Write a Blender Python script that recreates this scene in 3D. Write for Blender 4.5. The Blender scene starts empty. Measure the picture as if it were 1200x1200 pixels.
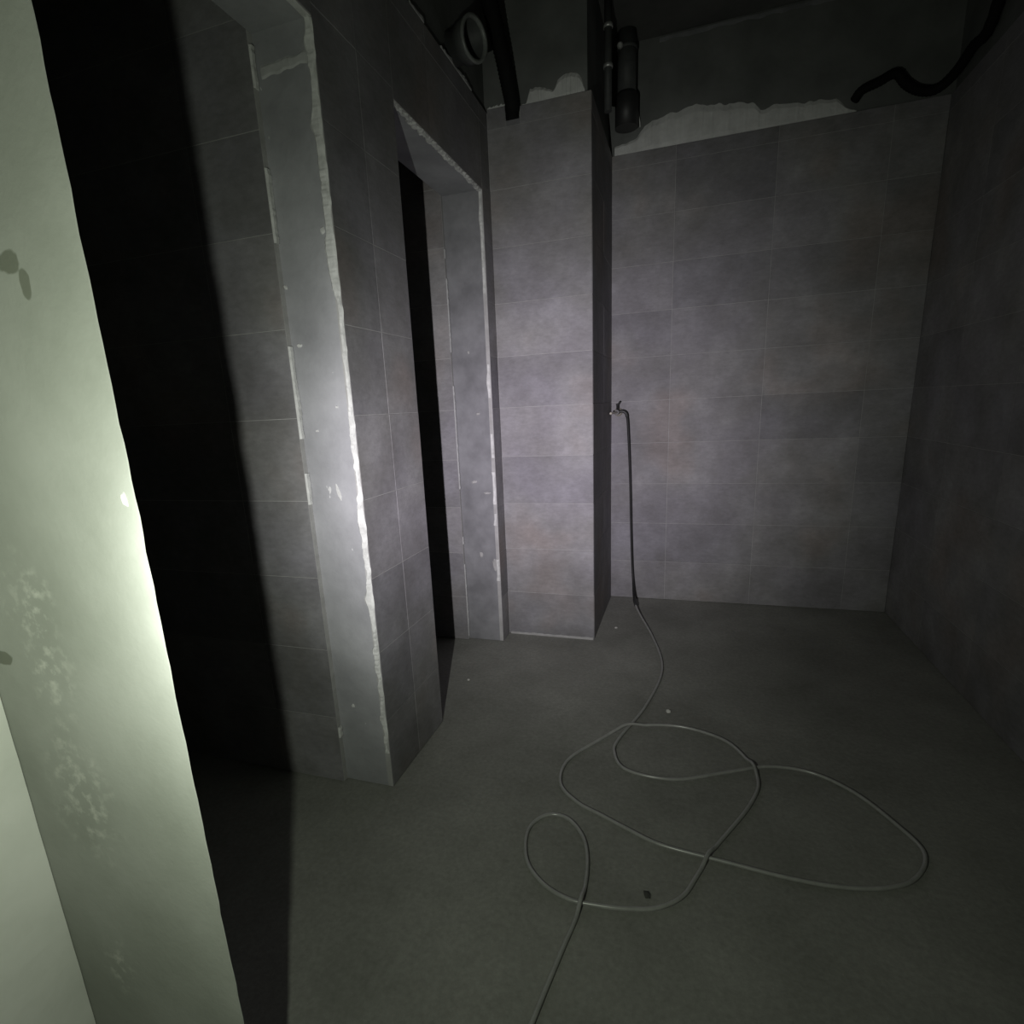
import bpy, bmesh, math, random
from mathutils import Vector, Matrix, noise

random.seed(7)
SC = bpy.context.scene
COL = SC.collection

# ------------------------------------------------------------------ camera
F_PX, CX, CY = 654.66, 581.47, 642.71          # focal length and optical centre in a 1200 px frame
YAW, PITCH, ROLL, CAM_H = 0.3307, 0.2468, -0.0491, 1.2537
_f = Vector((-math.sin(YAW)*math.cos(PITCH), math.cos(YAW)*math.cos(PITCH), -math.sin(PITCH)))
_r = Vector((math.cos(YAW), math.sin(YAW), 0.0))
_u = _r.cross(_f)
RIGHT = math.cos(ROLL)*_r + math.sin(ROLL)*_u
UP = -math.sin(ROLL)*_r + math.cos(ROLL)*_u
FWD = _f
CAM_P = Vector((0, 0, CAM_H))
cam = bpy.data.cameras.new('camera')
cam.sensor_fit = 'HORIZONTAL'
cam.sensor_width = 36.0
cam.lens = 36.0*F_PX/1200.0
cam.shift_x = (600.0-CX)/1200.0
cam.shift_y = (CY-600.0)/1200.0
cam.clip_start = 0.02
camo = bpy.data.objects.new('camera', cam)
COL.objects.link(camo)
M3 = Matrix((RIGHT, UP, -FWD)).transposed()
camo.matrix_world = Matrix.Translation(CAM_P) @ M3.to_4x4()
SC.camera = camo

# ------------------------------------------------------------------ world, torch, exposure
w = bpy.data.worlds.new('world')
SC.world = w
w.use_nodes = True
w.node_tree.nodes['Background'].inputs[0].default_value = (0.5, 0.6, 0.5, 1)
w.node_tree.nodes['Background'].inputs[1].default_value = 0.0
SC.view_settings.view_transform = 'Standard'
SC.view_settings.look = 'None'
SC.view_settings.gamma = 1.0
SC.view_settings.use_curve_mapping = False
SC.view_settings.exposure = 0.0

LIGHT_P = Vector((-0.305, 0.09, 1.09))
BEAM_AZ, BEAM_EL = math.radians(-6.5), math.radians(-1.8)
POWER = 300.0
lt = bpy.data.lights.new('torch', 'POINT')
lt.energy = POWER
lt.shadow_soft_size = 0.007
lt.use_nodes = True
nt = lt.node_tree
nt.nodes.clear()
o_ = nt.nodes.new('ShaderNodeOutputLight')
em = nt.nodes.new('ShaderNodeEmission')
tc = nt.nodes.new('ShaderNodeTexCoord')
dot = nt.nodes.new('ShaderNodeVectorMath'); dot.operation = 'DOT_PRODUCT'
dot.inputs[1].default_value = (0, 0, -1)
nt.links.new(tc.outputs['Normal'], dot.inputs[0])
def lmath(op, a, b=None):
    n = nt.nodes.new('ShaderNodeMath'); n.operation = op
    for i, v in enumerate((a, b)):
        if v is None: continue
        if isinstance(v, (int, float)): n.inputs[i].default_value = v
        else: nt.links.new(v, n.inputs[i])
    return n.outputs[0]
def lobe(sig_deg, k=1.0):                       # bell-shaped beam lobe exp(-((1-cos)/sigma^2)^k)
    s = math.radians(sig_deg)
    t = lmath('MAXIMUM', lmath('SUBTRACT', 1.0, dot.outputs['Value']), 0.0)
    return lmath('EXPONENT', lmath('MULTIPLY', lmath('POWER', lmath('DIVIDE', t, s*s), k), -1.0))
core, mid, spill = lobe(14.4, 1.35), lobe(29.0), lobe(170.0)
tot = lmath('ADD', lmath('ADD', lmath('MULTIPLY', core, 0.92), lmath('MULTIPLY', mid, 0.10)), lmath('MULTIPLY', spill, 0.017))
mixc = nt.nodes.new('ShaderNodeMix'); mixc.data_type = 'RGBA'
mixc.inputs['A'].default_value = (0.90, 1.0, 0.80, 1)   # greenish spill
mixc.inputs['B'].default_value = (1.02, 0.955, 1.05, 1)   # cold white core
nt.links.new(lmath('POWER', core, 0.4), mixc.inputs['Factor'])
nt.links.new(mixc.outputs['Result'], em.inputs['Color'])
nt.links.new(tot, em.inputs['Strength'])
nt.links.new(em.outputs[0], o_.inputs[0])
lo = bpy.data.objects.new('torch', lt)
COL.objects.link(lo)
lo.location = LIGHT_P
_bd = Vector((math.sin(BEAM_AZ)*math.cos(BEAM_EL), math.cos(BEAM_AZ)*math.cos(BEAM_EL), math.sin(BEAM_EL)))
lo.rotation_euler = _bd.to_track_quat('-Z', 'Y').to_euler()

# ------------------------------------------------------------------ room dimensions (metres)
XL, XP, XR = -0.9186, -0.4371, 1.1263           # left wall face, pillar corner, right wall
YC, Y0, Y1, Y2, Y3, YP, YB = 0.4565, 0.69, 1.4598, 1.8836, 2.7258, 2.8447, 3.5799
ZD, ZT, ZC = 2.2228, 2.5716, 3.09               # door head, top of the tiles, ceiling
J1, J2 = XL-0.1841, XL-0.1993                   # back edges of the two door jambs
XBK, YBK = -2.45, -2.3                          # back of the side rooms, wall behind
BED = 0.020                                     # tile plus adhesive thickness
TH = 0.25                                       # tile height

def ray(px, py):
    return FWD + RIGHT*((px-CX)/F_PX) - UP*((py-CY)/F_PX)
def at(px, py, axis, val):
    d = ray(px, py)
    return CAM_P + d*((val-CAM_P[axis])/d[axis])

# ------------------------------------------------------------------ materials
def new_mat(name):
    m = bpy.data.materials.new(name); m.use_nodes = True
    n = m.node_tree
    return m, n, n.nodes['Principled BSDF']
def pos_noise(n, scale, detail=4, rough=0.55, stretch=None):
    g = n.nodes.new('ShaderNodeNewGeometry')
    v = g.outputs['Position']
    if stretch:
        mp = n.nodes.new('ShaderNodeMapping'); mp.inputs['Scale'].default_value = stretch
        n.links.new(v, mp.inputs['Vector']); v = mp.outputs['Vector']
    t = n.nodes.new('ShaderNodeTexNoise')
    t.inputs['Scale'].default_value = scale; t.inputs['Detail'].default_value = detail
    t.inputs['Roughness'].default_value = rough
    n.links.new(v, t.inputs['Vector'])
    return t.outputs['Fac']
def ramp(n, fac, stops):
    r = n.nodes.new('ShaderNodeValToRGB')
    el = r.color_ramp.elements
    while len(el) < len(stops): el.new(0.5)
    for e, (p, c) in zip(el, stops):
        e.position = p; e.color = (*c, 1) if len(c) == 3 else c
    n.links.new(fac, r.inputs['Fac'])
    return r.outputs['Color']
def mixrgb(n, fac, a, b, mode='MIX'):
    x = n.nodes.new('ShaderNodeMix'); x.data_type = 'RGBA'; x.blend_type = mode
    for s, v in (('Factor', fac), ('A', a), ('B', b)):
        if isinstance(v, (int, float)): x.inputs[s].default_value = v
        elif isinstance(v, tuple): x.inputs[s].default_value = (*v, 1)
        else: n.links.new(v, x.inputs[s])
    return x.outputs['Result']
def bump(n, p, h, strength, dist=0.01):
    b = n.nodes.new('ShaderNodeBump')
    b.inputs['Strength'].default_value = strength; b.inputs['Distance'].default_value = dist
    n.links.new(h, b.inputs['Height']); n.links.new(b.outputs['Normal'], p.inputs['Normal'])
def mottled(name, lo_c, hi_c, scale, rough, bmp=0.2, fine=90, spec=0.3, detail=6):
    m, n, p = new_mat(name)
    c = ramp(n, pos_noise(n, scale, detail), [(0.32, lo_c), (0.68, hi_c)])
    n.links.new(c, p.inputs['Base Color'])
    p.inputs['Roughness'].default_value = rough
    p.inputs['Specular IOR Level'].default_value = spec
    if bmp: bump(n, p, pos_noise(n, fine, 4), bmp, 0.004)
    return m

def tile_material():
    m, n, p = new_mat('grey_tile')
    c = ramp(n, pos_noise(n, 4.5, 7, 0.62), [(0.30, (0.185, 0.18, 0.178)), (0.52, (0.24, 0.235, 0.238)), (0.72, (0.31, 0.305, 0.312))])
    tint = ramp(n, pos_noise(n, 2.1, 2), [(0.38, (1.0, 0.99, 1.05)), (0.55, (1, 1, 1)), (0.68, (1.06, 0.98, 0.93))])
    c = mixrgb(n, 1.0, c, tint, 'MULTIPLY')
    c = mixrgb(n, 1.0, c, ramp(n, pos_noise(n, 30, 5, 0.7, (1, 1, 2.2)), [(0.3, (0.86, 0.86, 0.86)), (0.7, (1.1, 1.1, 1.1))]), 'MULTIPLY')
    oi = n.nodes.new('ShaderNodeObjectInfo')
    c = mixrgb(n, 1.0, c, ramp(n, oi.outputs['Random'], [(0, (0.87, 0.87, 0.88)), (1, (1.10, 1.09, 1.08))]), 'MULTIPLY')
    n.links.new(c, p.inputs['Base Color'])
    p.inputs['Roughness'].default_value = 0.62
    p.inputs['Specular IOR Level'].default_value = 0.3
    bump(n, p, pos_noise(n, 60, 5), 0.12, 0.004)
    return m

def blob(n, centre, radii, soft=0.5):                # 1 inside an ellipsoid, 0 outside, ragged rim
    g = n.nodes.new('ShaderNodeNewGeometry')
    mp = n.nodes.new('ShaderNodeMapping'); mp.vector_type = 'TEXTURE'
    mp.inputs['Location'].default_value = centre; mp.inputs['Scale'].default_value = radii
    n.links.new(g.outputs['Position'], mp.inputs['Vector'])
    ln = n.nodes.new('ShaderNodeVectorMath'); ln.operation = 'LENGTH'
    n.links.new(mp.outputs['Vector'], ln.inputs[0])
    ad = n.nodes.new('ShaderNodeMath'); ad.operation = 'MULTIPLY_ADD'
    n.links.new(pos_noise(n, 30, 3), ad.inputs[0]); ad.inputs[1].default_value = 0.8
    n.links.new(ln.outputs['Value'], ad.inputs[2])
    return ramp(n, ad.outputs[0], [(1.4-soft, (1, 1, 1)), (1.4, (0, 0, 0))])
def pier_material(name, lo_c, hi_c, spot_c, dark_c, spot_at, dark_at):      # old plaster with trowel spots and smudges
    m, n, p = new_mat(name)
    c = ramp(n, pos_noise(n, 6.0, 5), [(0.32, lo_c), (0.68, hi_c)])
    for ctr, rad in spot_at:
        spots = ramp(n, pos_noise(n, 48, 4, 0.6), [(0.50, (0, 0, 0)), (0.66, (1, 1, 1))])
        c = mixrgb(n, mixrgb(n, 1.0, spots, blob(n, ctr, rad, 0.9), 'MULTIPLY'), c, spot_c)
    for ctr, rad in dark_at:
        c = mixrgb(n, blob(n, ctr, rad), c, dark_c)
    n.links.new(c, p.inputs['Base Color'])
    p.inputs['Roughness'].default_value = 0.9
    p.inputs['Specular IOR Level'].default_value = 0.15
    bump(n, p, pos_noise(n, 90, 5), 0.14, 0.004)
    return m

def jamb_material():
    m, n, p = new_mat('smoothed_plaster')
    c = ramp(n, pos_noise(n, 5.0, 5, 0.6), [(0.30, (0.27, 0.27, 0.285)), (0.70, (0.40, 0.40, 0.42))])
    spots = ramp(n, pos_noise(n, 38, 2, 0.5, (1, 1, 0.6)), [(0.76, (0, 0, 0)), (0.78, (1, 1, 1))])
    c = mixrgb(n, spots, c, (0.62, 0.62, 0.62))
    n.links.new(c, p.inputs['Base Color'])
    p.inputs['Roughness'].default_value = 0.85
    p.inputs['Specular IOR Level'].default_value = 0.2
    bump(n, p, pos_noise(n, 35, 6), 0.3, 0.006)
    return m

def floor_material():
    m, n, p = new_mat('dusty_screed')
    c = ramp(n, pos_noise(n, 2.6, 6, 0.6), [(0.30, (0.24, 0.24, 0.218)), (0.70, (0.35, 0.348, 0.322))])
    c = mixrgb(n, 1.0, c, ramp(n, pos_noise(n, 70, 4, 0.7), [(0.3, (0.85, 0.85, 0.85)), (0.7, (1.12, 1.12, 1.12))]), 'MULTIPLY')
    crumbs = ramp(n, pos_noise(n, 120, 2), [(0.74, (0, 0, 0)), (0.77, (1, 1, 1))])
    c = mixrgb(n, crumbs, c, (0.36, 0.36, 0.34))
    n.links.new(c, p.inputs['Base Color'])
    p.inputs['Roughness'].default_value = 0.8
    p.inputs['Specular IOR Level'].default_value = 0.2
    bump(n, p, pos_noise(n, 80, 5), 0.25, 0.004)
    return m

def simple(name, col, rough=0.5, metal=0.0, spec=0.5):
    m, n, p = new_mat(name)
    c = ramp(n, pos_noise(n, 40, 3), [(0.3, tuple(x*0.88 for x in col)), (0.7, tuple(min(1, x*1.1) for x in col))])
    n.links.new(c, p.inputs['Base Color'])
    p.inputs['Roughness'].default_value = rough
    p.inputs['Metallic'].default_value = metal
    p.inputs['Specular IOR Level'].default_value = spec
    return m

MT = dict(
    tile=tile_material(),
    pier=pier_material('pale_plaster', (0.31, 0.322, 0.29), (0.395, 0.405, 0.375), (0.54, 0.545, 0.50), (0.19, 0.20, 0.165),
                       [(at(38, 715, 1, 0.46), (0.09, 0.1, 0.13)), (at(60, 790, 1, 0.46), (0.09, 0.1, 0.13)), (at(95, 930, 1, 0.46), (0.12, 0.1, 0.22)), (at(140, 1130, 1, 0.46), (0.06, 0.1, 0.10))],
                       [(at(8, 308, 1, 0.46), (0.030, 0.1, 0.022)), (at(30, 335, 1, 0.46), (0.014, 0.1, 0.028)), (at(4, 772, 1, 0.46), (0.034, 0.1, 0.018))]),
    white=pier_material('white_plaster', (0.76, 0.77, 0.72), (0.90, 0.90, 0.86), (0.9, 0.9, 0.87), (0.55, 0.55, 0.50), [], []),
    jamb=jamb_material(), floor=floor_material(),
    grout=mottled('pale_grout', (0.34, 0.335, 0.33), (0.44, 0.435, 0.43), 20, 0.9, 0.2),
    raw=mottled('raw_concrete', (0.13, 0.135, 0.13), (0.19, 0.195, 0.19), 5, 0.95, 0.5, 30, 0.1),
    adh=mottled('tile_adhesive', (0.50, 0.50, 0.49), (0.72, 0.72, 0.71), 30, 0.95, 0.6, 60, 0.1),
    adh2=mottled('grey_adhesive', (0.56, 0.56, 0.55), (0.72, 0.72, 0.71), 14, 0.95, 0.6, 60, 0.1),
    ceil=mottled('ceiling_concrete', (0.10, 0.10, 0.10), (0.16, 0.16, 0.155), 3, 0.95, 0.4, 30, 0.1),
    screed=mottled('cement_render', (0.17, 0.17, 0.178), (0.26, 0.26, 0.272), 9, 0.9, 0.4, 40, 0.2),
    filler=mottled('filler', (0.42, 0.42, 0.42), (0.50, 0.50, 0.50), 30, 0.9, 0.4, 60, 0.15),
    black=simple('black_conduit', (0.010, 0.010, 0.010), 0.8, 0.0, 0.15),
    hose=simple('pale_hose', (0.38, 0.38, 0.365), 0.28, 0.0, 1.0),
    rubber=simple('black_rubber', (0.022, 0.022, 0.022), 0.6, 0.0, 0.3),
    pvc=simple('grey_plastic_pipe', (0.075, 0.078, 0.078), 0.55, 0.0, 0.3),
    pvcrim=simple('pale_pipe_rim', (0.20, 0.21, 0.20), 0.4),
    brass=simple('dull_brass', (0.50, 0.47, 0.40), 0.35, 0.6),
    steel=simple('galvanised_steel', (0.55, 0.55, 0.54), 0.4, 0.5),
    darkmetal=simple('dark_handle', (0.03, 0.03, 0.03), 0.5),
    chip=simple('plaster_chip', (0.62, 0.61, 0.58), 0.9),
    chipd=simple('mortar_lump', (0.07, 0.07, 0.065), 0.9),
)

# ------------------------------------------------------------------ mesh helpers
def link(name, me, mat, parent=None):
    o = bpy.data.objects.new(name, me)
    if mat and not me.materials: me.materials.append(mat)
    COL.objects.link(o)
    if parent: o.parent = parent
    return o
def bm_box(bm, a, b):
    (x0, y0, z0), (x1, y1, z1) = a, b
    vs = [bm.verts.new(p) for p in ((x0,y0,z0),(x1,y0,z0),(x1,y1,z0),(x0,y1,z0),(x0,y0,z1),(x1,y0,z1),(x1,y1,z1),(x0,y1,z1))]
    for f in ((3,2,1,0),(4,5,6,7),(0,1,5,4),(1,2,6,5),(2,3,7,6),(3,0,4,7)):
        bm.faces.new([vs[i] for i in f])
def boxes(name, lst, mat, parent=None):
    bm = bmesh.new()
    for a, b in lst: bm_box(bm, a, b)
    me = bpy.data.meshes.new(name); bm.to_mesh(me); bm.free()
    return link(name, me, mat, parent)
def struct(o, label, cat):
    o['kind'] = 'structure'; o['label'] = label; o['category'] = cat
    return o
def thing(o, label, cat, group=None):
    o['label'] = label; o['category'] = cat
    if group: o['group'] = group
    return o
def catmull(pts, n=8):
    P = [pts[0]*2-pts[1]] + list(pts) + [pts[-1]*2-pts[-2]]
    out = []
    for i in range(1, len(P)-2):
        a, b, c, d = P[i-1:i+3]
        for k in range(n):
            t = k/n
            out.append(0.5*((2*b) + (c-a)*t + (2*a-5*b+4*c-d)*t*t + (3*b-a-3*c+d)*t*t*t))
    out.append(P[-2].copy())
    return out
def tube(name, pts, r, mat, parent=None, sides=10, ribs=0.0):
    bm = bmesh.new(); rings = []
    N = None
    for i, p in enumerate(pts):
        t = (pts[min(i+1, len(pts)-1)] - pts[max(i-1, 0)]).normalized()
        if N is None:
            N = t.orthogonal().normalized()
        N = (N - t*N.dot(t)).normalized(); B = t.cross(N)
        rr = r*(1+ribs*(1 if i % 2 else -1))
        rings.append([bm.verts.new(p + (N*math.cos(2*math.pi*k/sides) + B*math.sin(2*math.pi*k/sides))*rr) for k in range(sides)])
    for a, b in zip(rings, rings[1:]):
        for k in range(sides):
            bm.faces.new((a[k], a[(k+1) % sides], b[(k+1) % sides], b[k]))
    bm.faces.new(rings[0][::-1]); bm.faces.new(rings[-1])
    for f in bm.faces: f.smooth = len(f.verts) == 4
    me = bpy.data.meshes.new(name); bm.to_mesh(me); bm.free()
    return link(name, me, mat, parent)
def lathe(name, prof, origin, axis, mat, parent=None, sides=20, caps=True):
    """prof: (radius, height along axis) pairs"""
    axis = Vector(axis).normalized(); N = axis.orthogonal().normalized(); B = axis.cross(N)
    bm = bmesh.new(); rings = []
    for r, h in prof:
        rings.append([bm.verts.new(Vector(origin) + axis*h + (N*math.cos(2*math.pi*k/sides)+B*math.sin(2*math.pi*k/sides))*r) for k in range(sides)])
    for a, b in zip(rings, rings[1:]):
        for k in range(sides): bm.faces.new((a[k], a[(k+1) % sides], b[(k+1) % sides], b[k]))
    if caps:
        bm.faces.new(rings[0][::-1]); bm.faces.new(rings[-1])
    me = bpy.data.meshes.new(name); bm.to_mesh(me); bm.free()
    for p in me.polygons: p.use_smooth = len(p.vertices) == 4
    o = link(name, me, mat, parent)
    return o

# tiles: one shared mesh per size, lying in its local XZ plane, front towards local -Y
TILE_MESH = {}
TILE_T, GAP = 0.008, 0.0020
def tile_mesh(w_, h_):
    key = (round(w_, 4), round(h_, 4))
    if key in TILE_MESH: return TILE_MESH[key]
    bm = bmesh.new(); c = 0.0005; g = GAP/2
    def ring(i, y): return [bm.verts.new(p) for p in ((g+i, y, g+i), (w_-g-i, y, g+i), (w_-g-i, y, h_-g-i), (g+i, y, h_-g-i))]
    a, b, t = ring(0, TILE_T), ring(0, c), ring(c, 0)
    for p, q in ((a, b), (b, t)):
        for k in range(4): bm.faces.new((p[k], p[(k+1) % 4], q[(k+1) % 4], q[k]))
    bm.faces.new(t); bm.faces.new(a[::-1])
    me = bpy.data.meshes.new('tile'); bm.to_mesh(me); bm.free()
    me.materials.append(MT['tile'])
    TILE_MESH[key] = me
    return me
def lay_tiles(parent, origin, rotz, us, zs, skip=None):
    """us: joint positions along the wall, zs: joint heights; local x axis runs along the wall, front is local -Y"""
    d = Vector((math.cos(rotz), math.sin(rotz), 0)); nrm = Vector((math.sin(rotz), -math.cos(rotz), 0))
    for z0, z1 in zip(zs, zs[1:]):
        for u0, u1 in zip(us, us[1:]):
            if z1-z0 < 0.012 or u1-u0 < 0.012 or (skip and skip(u0, u1, z0, z1)): continue
            o = link('tile', tile_mesh(u1-u0, z1-z0), None, parent)
            lip = random.uniform(-0.0004, 0.0004)
            o.location = Vector(origin) + d*u0 + Vector((0, 0, z0)) + nrm*lip
            o.rotation_euler = (random.uniform(-0.0012, 0.0012), 0, rotz+random.uniform(-0.0012, 0.0012))
ROWS = [i*TH for i in range(11)] + [ZT]
ROWS_TOP = [z for z in ROWS if z > ZD] 

def smear(name, p0, p1, wdir, ndir, wfun, mat, parent, step=0.012, thick=0.004, seed=0.0, present=None):
    """a ragged strip of hardened adhesive: runs p0->p1, spreads along wdir by wfun(t)->(lo,hi), stands thick along ndir"""
    p0, p1, wdir, ndir = map(Vector, (p0, p1, wdir, ndir))
    L = (p1-p0).length; n = max(2, int(L/step)); d = (p1-p0)/n
    bm = bmesh.new(); prev = None
    for i in range(n+1):
        if present and not present(i/n):
            prev = None; continue
        lo, hi = wfun(i/n)
        s = seed + i*0.37
        th = thick*(0.6+0.8*abs(noise.noise(Vector((s, 5.1, seed)))))
        c = p0 + d*i
        mid = (lo+hi)/2
        ring = [bm.verts.new(c + wdir*lo), bm.verts.new(c + wdir*(lo+(mid-lo)*0.4) + ndir*th),
                bm.verts.new(c + wdir*(hi-(hi-mid)*0.4) + ndir*th), bm.verts.new(c + wdir*hi)]
        if prev:
            for k in range(3): bm.faces.new((prev[k], prev[k+1], ring[k+1], ring[k]))
            bm.faces.new((prev[3], prev[0], ring[0], ring[3]))
        else: bm.faces.new(ring[::-1])
        prev = ring
    bmesh.ops.recalc_face_normals(bm, faces=bm.faces)
    me = bpy.data.meshes.new(name); bm.to_mesh(me); bm.free()
    return link(name, me, mat, parent)
def shown(spans, yplane, z0, z1):
    """heights along a vertical edge in the plane y = yplane where adhesive is left"""
    zs = [(at(c, d, 1, yplane).z, at(a, b, 1, yplane).z) for a, b, c, d in spans]
    return lambda t: any(lo <= z0+(z1-z0)*t <= hi for lo, hi in zs)
def nz(t, f, s): return noise.noise(Vector((t*f, s, 1.7)))

# ------------------------------------------------------------------ floor and ceiling
def floor_mesh():
    bm = bmesh.new()
    xs = [XBK-0.1 + i*(XR+0.15-XBK+0.1)/60 for i in range(61)]
    ys = [YBK-0.1 + i*(YB+0.15-YBK+0.1)/90 for i in range(91)]
    g = [[bm.verts.new((x, y, 0.0035*noise.noise(Vector((x*1.7, y*1.7, 3)))-0.003)) for y in ys] for x in xs]
    for i in range(60):
        for j in range(90): bm.faces.new((g[i][j], g[i+1][j], g[i+1][j+1], g[i][j+1]))
    x0, x1, y0, y1 = xs[0], xs[-1], ys[0], ys[-1]
    for f in bm.faces: f.smooth = True
    bm_box(bm, (x0, y0, -0.12), (x1, y1, -0.02))
    me = bpy.data.meshes.new('floor'); bm.to_mesh(me); bm.free()
    return me
struct(link('floor', floor_mesh(), MT['floor']), 'dusty grey screed floor with a hose lying on it', 'floor')
struct(boxes('ceiling', [((XBK-0.1, YBK-0.1, ZC), (XR+0.15, YB+0.15, ZC+0.15))], MT['ceil']), 'dark raw concrete ceiling at the very top', 'ceiling')

# ------------------------------------------------------------------ far wall
wf = struct(boxes('wall_far', [((XP-0.15, YB+BED, 0), (XR+0.15, YB+0.15, ZC))], MT['raw']),
            'grey tiled far wall with bare concrete above the tiles', 'wall')
boxes('tile_bed', [((XP, YB+0.0013, 0), (XR, YB+BED, ZT-0.002))], MT['grout'], wf)
lay_tiles(wf, (XP, YB, 0), 0.0, [0.0, 0.34, 0.84, 1.34, XR-XP], ROWS)
def band_far(t):
    x = XP + t*(1.18)
    px = 722 + t*288
    pts = [(0.0, 0.05), (0.10, 0.07), (0.14, 0.135), (0.25, 0.155), (0.36, 0.175), (0.46, 0.155), (0.60, 0.13), (0.63, 0.095), (0.70, 0.105), (0.80, 0.09), (0.92, 0.075), (0.96, 0.035), (1.0, 0.012)]
    for (a, ha), (b, hb) in zip(pts, pts[1:]):
        if a <= t <= b:
            h = ha + (hb-ha)*(t-a)/(b-a); break
    return (-0.006, h + 0.012*nz(t, 38, 2.0))
smear('adhesive_band', (XP+0.012, YB+BED, ZT), (XP+1.18, YB+BED, ZT), (0, 0, 1), (0, -1, 0), band_far, MT['adh2'], wf, 0.01, 0.010, 2)
# adhesive line where far wall meets the ceiling
smear('ceiling_joint', (XP+0.08, YB+BED, ZC-0.012), (XR-0.1, YB+BED, ZC-0.012), (0, 0, 1), (0, -1, 0),
      lambda t: (-0.014+0.010*nz(t, 25, 4), 0.004), MT['screed'], wf, 0.02, 0.012, 9, lambda t: nz(t, 9, 8.8) > -0.35)

# ------------------------------------------------------------------ pillar in the corner (returns towards the camera)
wp = struct(boxes('wall_pillar', [((XL-0.35, YP+BED, 0), (XP-BED, YB+0.15, ZC))], MT['raw']),
            'tiled corner pillar standing out between door opening and far wall', 'pillar')
boxes('tile_bed', [((XL-0.02, YP+0.0013, 0), (XP-0.0013, YP+BED, ZT-0.002)), ((XP-BED, YP+BED, 0), (XP-0.0013, YB+BED, ZT-0.002))], MT['grout'], wp)
NX0, NX1 = 0.090, 0.158                          # notch cut in the top tile for the conduit
lay_tiles(wp, (XL, YP, 0), 0.0, [0.0, XP-XL], ROWS[:-1])
lay_tiles(wp, (XL, YP, 0), 0.0, [0.0, NX0], [2.5, ZT+0.012])
lay_tiles(wp, (XL, YP, 0), 0.0, [NX1, XP-XL], [2.5, ZT])
lay_tiles(wp, (XL, YP, 0), 0.0, [NX0, NX1], [2.5, 2.532])
lay_tiles(wp, (XP, YP, 0), math.pi/2, [0.008, 0.40, YB-YP], ROWS)
def band_p(t):
    pts = [(0, 0.01), (0.10, 0.015), (0.16, 0.06), (0.30, 0.066), (0.42, 0.05), (0.52, 0.04), (0.60, 0.075), (0.78, 0.095), (0.88, 0.088), (0.96, 0.05), (1, 0.012)]
    for (a, ha), (b, hb) in zip(pts, pts[1:]):
        if a <= t <= b:
            h = ha+(hb-ha)*(t-a)/(b-a); break
    return (-0.006, h + 0.010*nz(t, 16, 6.0))
smear('adhesive_band', (XL+0.155, YP+BED, ZT), (XP-0.03, YP+BED, ZT), (0, 0, 1), (0, -1, 0), band_p, MT['adh2'], wp, 0.006, 0.010, 3)
smear('adhesive_band', (XL+0.0, YP+BED, ZT+0.01), (XL+0.09, YP+BED, ZT+0.01), (0, 0, 1), (0, -1, 0),
      lambda t: (-0.006, 0.02+0.008*nz(t, 9, 1)), MT['adh2'], wp, 0.006, 0.010, 5)
smear('foot_joint', (XL+0.01, YP-0.002, 0.004), (XP-0.004, YP-0.002, 0.004), (0, 0, 1), (0, -1, 0),
      lambda t: (-0.008, 0.007+0.004*nz(t, 20, 3)), MT['grout'], wp, 0.015, 0.004, 6)

# ------------------------------------------------------------------ right wall and wall behind the camera
wr = struct(boxes('wall_right', [((XR+BED, YBK-0.1, 0), (XR+0.15, YB+0.15, ZC))], MT['raw']),
            'dim tiled wall along the right edge of the picture', 'wall')
boxes('tile_bed', [((XR+0.0013, -0.6, 0), (XR+BED, YB, ZT-0.002))], MT['grout'], wr)
lay_tiles(wr, (XR, YB, 0), -math.pi/2, [0.0, 0.5, 1.0, 1.5, 2.0, 2.5, 3.0], ROWS)
struct(boxes('wall_back', [((XBK-0.1, YBK-0.1, 0), (XR+0.15, YBK, ZC))], MT['raw']), 'bare concrete wall behind the viewer', 'wall')
struct(boxes('wall_side_rooms', [((XBK-0.1, YBK, 0), (XBK, YB, ZC))], MT['raw']), 'dark back wall of the two unlit side rooms', 'wall')

# ------------------------------------------------------------------ left wall with the two door openings
XS = XL-BED                                     # structural face behind the tiles
wl = struct(boxes('wall_left', [
    ((J1, Y1, 0), (XS, Y2, ZC)),                # wall piece between the doors
    ((J1, Y0, ZD), (XS, Y1, ZC)),               # lintel over the first opening
    ((J2, Y2, ZD), (XS, Y3, ZC)),               # lintel over the second opening
    ], MT['jamb']), 'left wall with smoothed plaster jambs and two doorways', 'wall')
boxes('second_jamb', [((J2, Y3, 0), (XS, YP+BED, ZC))], MT['screed'], wl)   # stub beside the pillar, still grey cement render
boxes('upper_wall', [((XS-0.001, Y0, ZT+0.001), (XS+0.003, YP+BED, ZC))], MT['raw'], wl)
boxes('tile_bed', [((XS, Y1, 0), (XL-0.0013, Y2, ZT-0.002)), ((XS, Y2, ZD), (XL-0.0013, Y3, ZT-0.002)),
                   ((XS, Y3, 0), (XL-0.0013, YP, ZT-0.002)), ((XS, Y0, ZD), (XL-0.0013, Y1, ZT-0.002))], MT['grout'], wl)
R90 = math.pi/2
lay_tiles(wl, (XL, Y1, 0), R90, [0.0, 0.208, Y2-Y1], ROWS)
lay_tiles(wl, (XL, Y2, 0), R90, [0.0, 0.284, Y3-Y2], [ZD, 2.5, ZT])
lay_tiles(wl, (XL, Y3, 0), R90, [0.0, YP-Y3], ROWS)
lay_tiles(wl, (XL, Y0, 0), R90, [0.0, 0.38, Y1-Y0], [ZD, 2.5, ZT])
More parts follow.
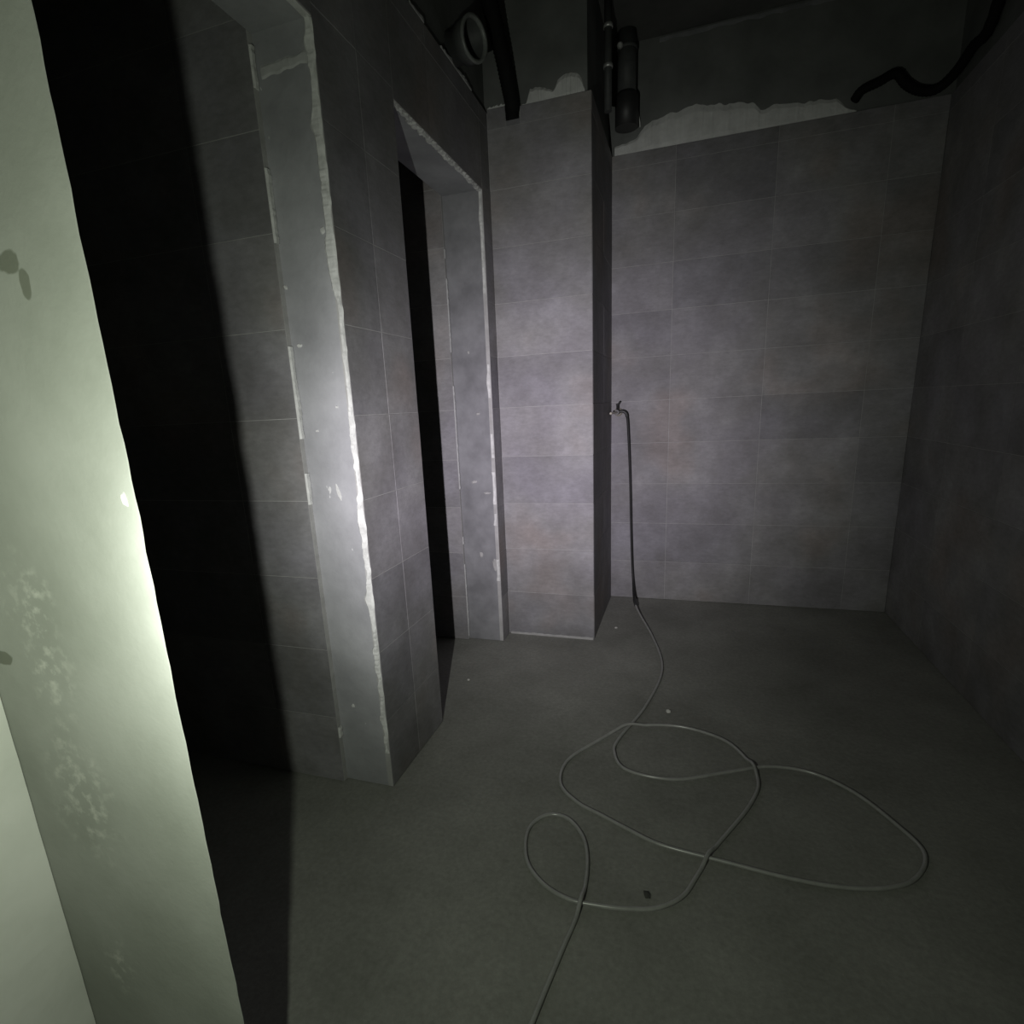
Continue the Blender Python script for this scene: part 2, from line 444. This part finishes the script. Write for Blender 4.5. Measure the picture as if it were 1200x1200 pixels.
# ragged adhesive along the exposed tile edges
smear('edge_adhesive', (XL-0.010, Y1, 0.13), (XL-0.010, Y1, ZD-0.005), (1, 0, 0), (0, -1, 0),
      lambda t: (-0.007-0.016*max(-0.2, nz(t, 17, 1))-(0.007 if t > 0.70 else 0)-0.014*max(0, nz(t, 70, 4)), 0.0085+0.006*nz(t, 60, 9)), MT['adh'], wl, 0.006, 0.007, 11)
smear('edge_adhesive', (XL-0.010, Y1+0.03, ZD-0.001), (XL-0.010, Y0, ZD-0.001), (1, 0, 0), (0, 0, -1),
      lambda t: (-0.012-0.008*max(0, nz(t, 20, 2)), 0.008), MT['adh'], wl, 0.01, 0.006, 12)
smear('edge_adhesive', (XL-0.011, Y2, ZD-0.001), (XL-0.011, Y3, ZD-0.001), (1, 0, 0), (0, 0, -1),
      lambda t: (-0.010-0.020*max(-0.2, nz(t, 34, 3)), 0.008+0.010*nz(t, 47, 3)), MT['adh'], wl, 0.006, 0.010, 13)
smear('edge_adhesive', (XL-0.010, Y3, 0.02), (XL-0.010, Y3, ZD), (1, 0, 0), (0, -1, 0),
      lambda t: (-0.009-0.010*max(0, nz(t, 30, 5)), 0.006+0.003*nz(t, 50, 5)), MT['adh'], wl, 0.008, 0.006, 14,
      shown([(566, 216, 568, 345), (571, 425, 574, 467), (576, 507, 577, 537), (578, 552, 580, 592), (580, 600, 581, 616), (583, 655, 584, 682)], Y3, 0.02, ZD))
smear('top_adhesive', (XL-0.007, Y1+0.1, ZT), (XL-0.007, YP-0.2, ZT), (0, 0, 1), (1, 0, 0),
      lambda t: (-0.002, 0.012+0.012*nz(t, 22, 2)), MT['filler'], wl, 0.012, 0.012, 15, lambda t: nz(t, 7, 3.1) > -0.15)
# daubs left on the first jamb
def daub(px, py, yplane, w_, h_, tilt, mat, seed, parent, axis=1):
    c = at(px, py, axis, yplane)
    bm = bmesh.new(); n = 12; rim = []; top = []
    for k in range(n):
        a = 2*math.pi*k/n
        rr = 1+0.35*noise.noise(Vector((math.cos(a)*1.5, math.sin(a)*1.5, seed)))
        u, v = math.cos(a)*w_*rr, math.sin(a)*h_*rr
        u, v = u*math.cos(tilt)-v*math.sin(tilt), u*math.sin(tilt)+v*math.cos(tilt)
        D = (lambda s, e: Vector((u*s, e, v*s))) if axis == 1 else (lambda s, e: Vector((-e, u*s, v*s)))
        rim.append(bm.verts.new(c + D(1, 0.0005))); top.append(bm.verts.new(c + D(0.6, -0.004)))
    for k in range(n): bm.faces.new((rim[k], rim[(k+1) % n], top[(k+1) % n], top[k]))
    bm.faces.new(top); bm.faces.new(rim[::-1])
    me = bpy.data.meshes.new('daub'); bm.to_mesh(me); bm.free()
    return link('daub', me, mat, parent)
for px, py, w_, h_, tl in ((397, 577, 0.006, 0.030, 0.25), (378, 270, 0.008, 0.010, 0), (414, 827, 0.006, 0.008, 0.4), (395, 477, 0.004, 0.004, 0), (372, 505, 0.005, 0.004, 0), (351, 405, 0.010, 0.006, 0), (335, 337, 0.005, 0.008, 0.5)):
    daub(px, py, Y1, w_, h_, tl, MT['adh'], px*0.1, wl)
for px, py, w_, h_, tl in ((556, 565, 0.018, 0.010, 0.2), (571, 578, 0.020, 0.007, 0), (549, 413, 0.006, 0.01, 0), (560, 485, 0.012, 0.008, 0.1), (564, 650, 0.010, 0.016, 0.2), (580, 662, 0.013, 0.034, 0.1)):
    daub(px, py, Y3, w_, h_, tl, MT['grout'], px*0.1, wl)
smear('jamb_crack_fill', at(306, 84, 1, Y1), at(366, 62, 1, Y1), (0, 0, 1), (0, -1, 0),
      lambda t: (-0.016+0.006*nz(t, 6, 1), 0.012+0.006*nz(t, 8, 2)), MT['filler'], wl, 0.01, 0.003, 21)

# partition walls of the side rooms, tiled, standing in line with the jambs
w1 = struct(boxes('wall_first_room', [((XBK, Y1, 0), (J1, Y2, ZC))], MT['raw']), 'tiled partition seen through the first doorway beside its jamb', 'wall')
boxes('tile_bed', [((XBK, Y1-BED+0.0013, 0), (J1, Y1, ZT-0.002))], MT['grout'], w1)
W1 = J1-XBK
lay_tiles(w1, (XBK, Y1-BED, 0), 0.0, [W1-1.25, W1-0.75, W1-0.25, W1], ROWS)
smear('edge_adhesive', (J1+0.001, Y1-0.011, 0.02), (J1+0.001, Y1-0.011, ZD), (0, 1, 0), (1, 0, 0),
      lambda t: (-0.009, 0.010+0.006*max(0, nz(t, 22, 5))), MT['adh'], w1, 0.008, 0.007, 16,
      shown([(299, 48, 308, 100), (314, 195, 327, 287), (342, 405, 357, 517), (361, 553, 366, 592), (402, 852, 404, 868)], Y1-BED, 0.02, ZD))
w2 = struct(boxes('wall_second_room', [((XBK, Y3, 0), (J2, YP+BED, ZC))], MT['raw']), 'tiled partition seen through the second doorway beside its jamb', 'wall')
boxes('tile_bed', [((XBK, Y3-BED+0.0013, 0), (J2, Y3, ZT-0.002))], MT['grout'], w2)
W2 = J2-XBK
lay_tiles(w2, (XBK, Y3-BED, 0), 0.0, [W2-1.0, W2-0.5, W2], ROWS)
smear('edge_adhesive', (J2+0.001, Y3-0.011, 0.02), (J2+0.001, Y3-0.011, ZD-0.1), (0, 1, 0), (1, 0, 0),
      lambda t: (-0.009, 0.009+0.004*nz(t, 30, 5)), MT['filler'], w2, 0.008, 0.005, 17,
      lambda t: t < 0.2 or nz(t, 16, 1.7) > 0.0)

# ------------------------------------------------------------------ near plaster pier on the left
PX, PY = -0.582, 0.46                           # free arris of the stub, its end runs back at a splay
def prism(name, prof, uneven, mat, label):
    bm = bmesh.new(); nzv = 150; rows = []
    for i in range(nzv+1):
        z = ZC*i/nzv; row = []
        for k, (x, y) in enumerate(prof):
            e = uneven.get(k, 0.0)
            dx = e*(noise.noise(Vector((x*3, y*3, z*26))) + 0.9*noise.noise(Vector((x, 2, z*4))))
            dy = 0.0
            row.append(bm.verts.new((x+dx, y+dy, z)))
        rows.append(row)
    for a, b in zip(rows, rows[1:]):
        for k in range(len(prof)): bm.faces.new((a[k], a[(k+1) % len(prof)], b[(k+1) % len(prof)], b[k]))
    bm.faces.new(rows[0][::-1]); bm.faces.new(rows[-1])
    bmesh.ops.recalc_face_normals(bm, faces=bm.faces)
    me = bpy.data.meshes.new(name); bm.to_mesh(me); bm.free()
    return struct(link(name, me, mat), label, 'wall')
prism('wall_near_left', [(XBK, YBK), (XL, YBK), (XL, 0.0), (XL, PY-0.1), (XL, PY-0.001), (XBK, PY-0.001)], {2: 0.001, 3: 0.001, 4: 0.001}, MT['white'],
      'white plastered wall in the bottom left corner')
wn = prism('wall_stub', [(XBK, PY), (XL-0.1, PY), (XL+0.06, PY), ((XL+PX)/2, PY), (PX-0.06, PY), (PX-0.0012, PY), (PX-0.0004, PY+0.0012), (PX-0.08, PY+0.054), (XL-0.01, 0.69), (XBK, 0.69)],
           {5: 0.0024, 6: 0.0024}, MT['pier'], 'brightly lit greenish plaster wall end filling the left edge')
daub(147, 585, PY, 0.0025, 0.009, 0.15, MT['adh'], 3.3, wn)

# ------------------------------------------------------------------ tap on the far wall
TX, TZ = -0.394, 1.192
tap = bpy.data.objects.new('wall_tap', None); COL.objects.link(tap); tap.location = (TX, YB, TZ)
thing(tap, 'small metal wall tap on the far wall beside the pillar', 'tap')
def local(o): 
    o.location = -Vector(tap.location); return o
local(lathe('flange', [(0.026, 0), (0.026, 0.004), (0.018, 0.010), (0.013, 0.012)], (TX, YB-0.001, TZ), (0, -1, 0), MT['brass'], tap))
local(lathe('body', [(0.011, 0), (0.011, 0.030), (0.015, 0.034), (0.015, 0.050), (0.011, 0.054), (0.011, 0.075), (0.014, 0.077), (0.014, 0.088)], (TX, YB-0.008, TZ), (0, -1, 0), MT['darkmetal'], tap))
local(lathe('stem', [(0.008, 0), (0.008, 0.03), (0.011, 0.031), (0.011, 0.036)], (TX, YB-0.05, TZ+0.012), (0, 0, 1), MT['darkmetal'], tap, 12))
local(tube('lever', catmull([Vector((TX+0.004, YB-0.052, TZ+0.046)), Vector((TX+0.009, YB-0.056, TZ+0.052)), Vector((TX+0.015, YB-0.062, TZ+0.060))], 4), 0.0055, MT['darkmetal'], tap, 8))
local(tube('spout', catmull([Vector((TX, YB-0.09, TZ)), Vector((TX-0.008, YB-0.15, TZ-0.002)), Vector((TX-0.020, YB-0.225, TZ-0.003))], 4), 0.0065, MT['brass'], tap, 10))
local(tube('hose_nozzle', catmull([Vector((TX, YB-0.06, TZ)), Vector((TX+0.030, YB-0.062, TZ+0.004)), Vector((TX+0.050, YB-0.060, TZ-0.008)), Vector((TX+0.057, YB-0.056, TZ-0.03))], 5), 0.009, MT['darkmetal'], tap, 10))

# ------------------------------------------------------------------ hose: hangs from the tap, lies in loops on the floor
HR = 0.0056
hang = [Vector((TX+0.055, YB-0.058, TZ-0.016)), at(736, 500, 1, YB-0.05), at(738.5, 560, 1, YB-0.035), at(740, 630, 1, YB-0.035), at(742, 680, 1, YB-0.05)]
fl_px = [(745, 716), (765, 748), (776, 785), (757, 828), (726, 866), (720, 884), (735, 904), (790, 915), (850, 907), (900, 900), (950, 907), (1000, 930), (1050, 968), (1083, 1002),
         (1072, 1032), (1035, 1043), (980, 1041), (920, 1030), (850, 1012), (775, 992), (735, 973), (703, 956), (677, 942), (657, 920), (664, 894), (693, 874), (735, 854), (790, 852), (840, 865),
         (868, 884), (888, 915), (878, 946), (838, 995), (818, 1026), (800, 1052), (770, 1066), (735, 1067), (700, 1063), (665, 1055), (635, 1036), (617, 1008), (619, 974), (640, 957), (664, 960),
         (682, 980), (688, 1005), (686, 1037), (677, 1072), (660, 1112), (640, 1160), (618, 1215), (590, 1290)]
fl = [at(x, y, 2, 0.0) for x, y in fl_px]
path = catmull(hang + [Vector((p.x, p.y, HR + (0.03 if i == 0 else 0.0))) for i, p in enumerate(fl)], 8)
for i, p in enumerate(path):                     # later turns ride over the earlier ones where they cross
    if p.z > 0.05: continue
    lift = 0.0
    for j in range(0, i-16):
        q = path[j]
        dd = (Vector((p.x-q.x, p.y-q.y))).length
        if dd < 0.05 and q.z < 0.05: lift = max(lift, 0.0150*(1-(dd/0.05)**2)**2 + (q.z-HR))
    p.z = max(p.z, HR + min(lift, 0.03))
hose = bpy.data.objects.new('water_hose', None); COL.objects.link(hose)
thing(hose, 'thin hose hanging from the tap and looped over the floor', 'hose')
cut = next(i for i, p in enumerate(path) if p.z < 0.045)
hose.location = (path[cut].x, path[cut].y, 0)
for nm, pp, rr, m, lb in (('hanging_section', path[:cut+1], 0.0072, 'rubber', 'black hanging length of the hose'),
                          ('floor_section', path[cut:], HR, 'hose', 'pale length of the hose on the floor'),
                          ('coupling', path[cut-1:cut+2], 0.0092, 'darkmetal', None)):
    o = tube(nm, pp, rr, MT[m], hose, 10); o.location = -Vector(hose.location)
    if lb: o['label'] = lb

# ------------------------------------------------------------------ pipes and cables above the tiles
cond = [at(601.5, 141, 1, YP+0.012), at(600.8, 131, 1, YP+0.006), at(600, 120, 1, YP-0.02), at(596, 100, 1, YP-0.05), at(589, 66, 1, YP-0.10), at(580, 30, 1, YP-0.17), at(571, -10, 1, YP-0.26), at(560, -60, 1, YP-0.36)]
cond.append(Vector((cond[-1].x-0.02, cond[-1].y-0.12, ZC-0.03)))
thing(tube('flexible_conduit', catmull(cond, 14), 0.034, MT['black'], None, 12, 0.05), 'black flexible conduit rising from a notch in the pillar tiles', 'conduit')

dp = bpy.data.objects.new('drain_pipe', None); COL.objects.link(dp)
c0 = at(552, 52, 0, XS+0.09)
dp.location = (XS, c0.y, c0.z)
thing(dp, 'short grey drain pipe stub with pale rim above the second doorway', 'pipe')
ax = Vector((0.92, -0.35, -0.08)).normalized()
base = Vector((XS, c0.y, c0.z)) - ax*0.0
b = lathe('pipe_body', [(0.060, -0.02), (0.060, 0.075), (0.072, 0.08), (0.072, 0.13), (0.064, 0.13), (0.064, 0.07), (0.052, 0.06), (0.052, 0.0)], base, ax, MT['pvc'], dp, 28, False)
b.location = -Vector(dp.location)
b = lathe('pipe_rim', [(0.0722, 0.120), (0.076, 0.122), (0.076, 0.134), (0.0635, 0.134), (0.0635, 0.120)], base, ax, MT['pvcrim'], dp, 28, False)
b.location = -Vector(dp.location)

vp = bpy.data.objects.new('riser_pipe', None); COL.objects.link(vp)
vx, vy = -0.352, YB-0.085
vp.location = (vx, vy, 2.66)
thing(vp, 'dark vertical pipe coming down from the ceiling beside the pillar', 'pipe')
for nm, prof, m in (('pipe_body', [(0.048, 2.82), (0.048, ZC)], 'pvc'), ('lower_socket', [(0.060, 2.66), (0.060, 2.80), (0.048, 2.82)], 'darkmetal')):
    b = lathe(nm, prof, (vx, vy, 0), (0, 0, 1), MT[m], vp, 24); b.location = -Vector(vp.location)
b = lathe('pipe_clamp', [(0.0485, 3.005), (0.052, 3.005), (0.052, 3.025), (0.0485, 3.025)], (vx, vy, 0), (0, 0, 1), MT['pvc'], vp, 24, False); b.location = -Vector(vp.location)
b = lathe('clamp_bolt', [(0.012, 0), (0.016, 0.004), (0.016, 0.018), (0.009, 0.026)], (vx-0.03, vy-0.045, 3.012), (0.05, -1, -0.2), MT['steel'], vp, 8); b.location = -Vector(vp.location)

vq = bpy.data.objects.new('thin_riser_pipe', None); COL.objects.link(vq)
qx, qy = XP+0.028, YP+0.34
vq.location = (qx, qy, 2.62)
thing(vq, 'thin dark vertical pipe against the side of the pillar', 'pipe')
b = lathe('pipe_body', [(0.018, 2.62), (0.018, ZC)], (qx, qy, 0), (0, 0, 1), MT['pvc'], vq, 16); b.location = -Vector(vq.location)
for zz in (2.80, 2.96):
    b = lathe('pipe_clip', [(0.0185, zz), (0.0225, zz), (0.0225, zz+0.016), (0.0185, zz+0.016)], (qx, qy, 0), (0, 0, 1), MT['steel'], vq, 16, False); b.location = -Vector(vq.location)

wire = [at(746.5, 126, 1, YB+0.012), at(748, 134, 1, YB-0.012), at(749.5, 142, 1, YB-0.012), at(750, 149, 1, YB+0.012)]
thing(tube('wire_stub', catmull(wire, 5), 0.004, MT['adh2'], None, 8), 'tiny pale wire end on the wall right of the vertical pipe', 'wire')

cb = [at(1001, 118, 1, YB-0.0), at(1010, 106, 1, YB-0.03), at(1030, 96, 1, YB-0.035), at(1050, 86, 1, YB-0.035), at(1062, 98, 1, YB-0.035), at(1078, 106, 1, YB-0.03), at(1098, 104, 1, YB-0.05)]
e0 = at(1120, 84, 0, XR-0.03); e1 = at(1140, 55, 0, XR-0.02); e2 = at(1165, 18, 0, XR-0.02)
cb += [e0, e1, e2, Vector((XR-0.03, e2.y-0.2, ZC-0.05))]
thing(tube('black_cable', catmull(cb, 10), 0.021, MT['black'], None, 10, 0.06), 'black cable sagging over the tile tops in the right corner', 'cable')

# ------------------------------------------------------------------ crumbs on the floor
def chip(px, py, r, mat, label, seed):
    c = at(px, py, 2, 0.0)
    bm = bmesh.new()
    bmesh.ops.create_icosphere(bm, subdivisions=1, radius=r)
    for v in bm.verts:
        v.co *= 1+0.5*noise.noise(v.co*(1.4/r)+Vector((seed, 0, 0)))
        v.co.z = v.co.z*0.65
    zmin = min(v.co.z for v in bm.verts)
    for v in bm.verts: v.co.z -= zmin
    me = bpy.data.meshes.new('plaster_chip'); bm.to_mesh(me); bm.free()
    o = link('plaster_chip', me, mat)
    o.location = (c.x, c.y, -0.003 + 0.0035*noise.noise(Vector((c.x*1.7, c.y*1.7, 3))))
    thing(o, label, 'chip', 'crumbs of plaster on the floor')
chip(783, 834, 0.010, MT['chip'], 'pale plaster crumb just above the top hose loop', 1.0)
chip(722, 736, 0.009, MT['chip'], 'pale plaster crumb at the foot of the far wall near the hose', 2.0)
chip(758, 1049, 0.010, MT['chipd'], 'dark mortar crumb between the two lower hose loops', 3.0)
chip(549, 797, 0.007, MT['chip'], 'tiny plaster crumb on the floor before the second doorway', 4.0)
